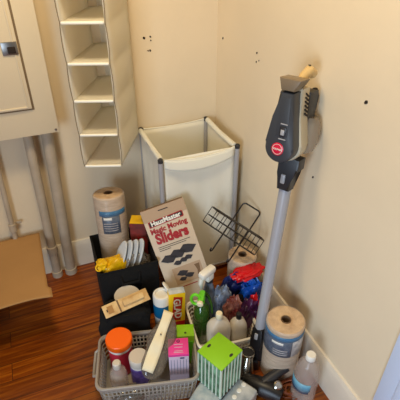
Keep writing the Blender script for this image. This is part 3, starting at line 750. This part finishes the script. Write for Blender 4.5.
# neck above the wand
nk = MB().prism([(-.020, L0 - .035), (.020, L0 - .035), (.023, L0 + .02), (.040, L0 + .04), (.040, L0 + .075), (-.030, L0 + .08), (-.026, L0 + .02)], -.026, .024, bev=.007).build('neck', 'slate2', vc)
MB().box((-.002, -.028, L0 + .005), (.015, .006, .032), bev=.004).build('release_button', 'alu', nk)
zb = L0 + .115   # centre of the round end
def outl(rb, top, hwid, hw2, n=18):
    pts = []
    for k in range(n + 1):
        a = radians(165 + 205 * k / n); pts.append((-.012 + rb * cos(a), zb + rb * sin(a)))
    # right side going up, then left side coming down
    pts += [(.019 * hw2, zb + .085), (hwid - .021, top), (-hwid - .006, top), (-.038 * hw2, zb + .085)]
    return pts
fp = MB().prism(outl(.046, L0 + .275, .030, 1.0), -.075, -.030, bev=.008).build('front_panel', 'slate', vc)
MB().prism([(-.028, zb + .035), (.010, zb + .035), (.002, L0 + .262), (-.028, L0 + .262)], -.0765, -.073, bev=.002).build('inset_panel', 'slate', fp)
cp = MB().prism([(-.031, L0 + .279), (.007, L0 + .279), (.026, L0 + .312), (-.041, L0 + .312)], -.080, -.022, bev=.004).build('top_cap', 'taupe', vc)
body = [(x * 1.03 + .002, z) for x, z in outl(.050, L0 + .285, .036, 1.08)]
MB().prism(body, -.036, .010, bev=.007).build('motor_housing', 'cream', vc)
vt = MB()
for k in range(6): vt.box((.0262 - .0014 * k, -.011, L0 + .210 + k * .011), (.004, .024, .0042), rot=RX(radians(-28)))
vt.build('vent_slots', 'dark', vc)
# badge
bd_ = MB().lathe([(.019, 0), (.019, .002), (.017, .003), (0, .003)], 32, mat4=T(-.014, -.075, zb - .004) @ RX(pi / 2)).build('round_badge', 'hred', vc)
MB().lathe([(.0155, .003), (.0155, .0036), (.0145, .0036), (.0145, .003)], 32, mat4=T(-.014, -.075, zb - .004) @ RX(pi / 2)).build('badge_ring', 'white', bd_)
text('HOOVER', .0078, 'white', bd_, T(-.014, -.0785, zb - .004) @ FRONT, bold=.0001)
dp = MB().box((-.006, -.0765, zb + .050), (.020, .004, .030), bev=.003).build('battery_display', 'slate2', vc)
MB().box((-.006, -.079, zb + .048), (.011, .002, .016), bev=.001).build('display_window', 'alu', dp)
for z_ in (zb + .028, zb + .072): MB().box((-.005, -.0768, z_), (.022, .002, .003)).build('printed_line', 'alu', dp)
# dust cup, handle, battery behind
dc = MB().lathe([(.0, -.050), (.026, -.050), (.038, -.038), (.045, -.01), (.045, .02), (.040, .048), (.030, .062), (0, .062)], 28, c=(.010, .048, zb + .016)).build('dust_cup', 'cup', vc)
MB().lathe([(0, -.045), (.018, -.045), (.026, .045), (0, .045)], 20, c=(.010, .048, zb + .016)).build('filter', 'cream', dc)
MB().prism([(-.016, L0 + .165), (-.016, L0 + .270), (.022, L0 + .270), (.026, L0 + .150)], .006, .066, bev=.004).build('battery_pack', 'slate2', vc)
MB().tube([(.010, .060, L0 + .268), (.010, .074, L0 + .25), (.010, .072, L0 + .20), (.01, .060, L0 + .175)], [.010, .011, .010, .008], 12).build('handle', 'slate2', vc)
hk = MB().tube([(-.004, -.030, L0 + .292), (-.002, -.008, L0 + .312), (.002, .014, L0 + .326), (.006, .034, L0 + .316)], [.010, .014, .016, .014], 14).build('hanging_hook', 'beige', vc)
MB().lathe([(.0045, 0), (.0045, .0012), (0, .0012)], 14, mat4=T(.002, .010, L0 + .3410)).build('hook_hole', 'dark', hk)
# floor head: local coordinates turned back to the world
inv = vc.matrix_world.inverted()
def outx(pts, z0, z1, m, nm, par, bev=.006):
    a = MB(); A = [a.bm.verts.new((x, y, z0)) for x, y in pts]; B = [a.bm.verts.new((x, y, z1)) for x, y in pts]; n = len(pts)
    fs = [a.bm.faces.new(A[::-1]), a.bm.faces.new(B)]
    for i in range(n): a.bm.faces.new((A[i], A[(i + 1) % n], B[(i + 1) % n], B[i]))
    bmesh.ops.bevel(a.bm, geom=list(fs[1].edges), offset=bev, segments=3, affect='EDGES')
    return a.build(nm, m, par, M4=inv if par is vc else None)
fh_ = outx([(-.275, -.868), (-.205, -.895), (-.188, -.862), (-.245, -.840)], .004, .055, 'black', 'floor_head', vc)
MB().tube([(-.193, -.858, .125), (-.190, -.866, .08), (-.186, -.870, .04)], [.020, .022, .018], 14).build('swivel_joint', 'black', vc, M4=inv)

# black angled tool, metal canister, cord
tl = thing('power_tool', 'black plastic tool with an angled handle lying in front of the short paper roll', 'tool', (-.235, -.985, 0))
def wp(pts): return [(x + .235, y + .985) for x, y in pts]
a = MB()
a.tube([(-.05, .06, .035), (-.02, .02, .040), (.015, -.02, .042), (.045, -.06, .040)], [.022, .034, .036, .026], 16)
a.build('tool_body', 'black', tl, smooth=50)
MB().tube([(.0, .0, .05), (.04, .008, .065), (.08, .012, .075), (.108, .012, .083)], [.026, .020, .017, .016], 14).build('handle', 'slate2', tl)
MB().lathe([(.014, 0), (.016, .004), (.016, .014), (.011, .018), (0, .018)], 18, mat4=T(.040, -.030, .066) @ RX(radians(30))).build('metal_cap', 'chrome', tl)
MB().tube([(.03, -.03, .075), (.045, -.035, .06), (.06, -.04, .04)], .006, 8).build('trigger', 'slate2', tl)
cn_ = thing('metal_canister', 'small silver metal canister with a dark round lid beside the striped box', 'canister', (-.266, -.908, .004))
cn_.rotation_euler = (radians(-20), radians(15), 0)
MB().lathe([(0, 0), (.020, 0), (.030, .010), (.031, .03), (.024, .065), (.021, .095), (0, .095)], 28).build('canister_body', 'chrome', cn_)
ld = MB().lathe([(0, 0), (.021, 0), (.0265, .004), (.0265, .014), (.024, .016), (.0215, .014), (0, .014)], 30, mat4=T(.004, .006, .094) @ RX(radians(14)) @ RY(radians(-10))).build('lid', 'chrome', cn_)
MB().lathe([(0, 0), (.0212, 0), (.0212, .001), (0, .001)], 28, mat4=T(.004, .006, .094) @ RX(radians(14)) @ RY(radians(-10)) @ T(0, 0, .0142)).build('lid_disc', 'slate2', ld)
pts = []
for k in range(90):
    a = k * .52; r = .036 + .012 * sin(k * .37)
    pts.append((-.140 + .012 * sin(k * .21) + r * cos(a) * 1.1, -1.030 + .010 * cos(k * .17) + r * sin(a) * .8, .006 + .0006 * k * .6 + .006 * (1 + sin(k * .9))))
o = MB().tube(pts, .0028, 6).build('cord', 'cord'); tag(o, 'tangled reddish brown cord on the floor beside the clear water bottle', 'cord')

# ------------------------------------------------------------ water bottle
t = thing('water_bottle', 'large clear plastic bottle with a white cap and blue label against the right baseboard', 'bottle', (-.102, -1.052, 0), radians(-35))
MB().lathe([(0, .006), (.030, .0), (.042, .004), (.045, .014), (.045, .060), (.0435, .066), (.045, .072), (.0445, .15), (.040, .185), (.026, .212), (.0145, .224), (.0135, .234)], 36).build('bottle_body', 'clear', t)
MB().lathe([(.0170, .226), (.0175, .229), (.0170, .246), (.015, .249), (0, .249)], 24).build('cap', 'white', t)
def lab(a0, a1, z0, z1, r): return MB().grid(lambda u, v: (r * cos(a0 + (a1 - a0) * u), r * sin(a0 + (a1 - a0) * u), z0 + (z1 - z0) * v), 20, 2)
M['aqua'] = mat('aqua_label', rgb(96, 158, 186), .4, c2=rgb(130, 180, 198), vscale=30)
lab(radians(165), radians(290), .095, .135, .0458).build('label', 'aqua', t, solid=.0005)
lab(radians(175), radians(285), .082, .094, .0458).build('label_print', 'navylab', t, solid=.0005)
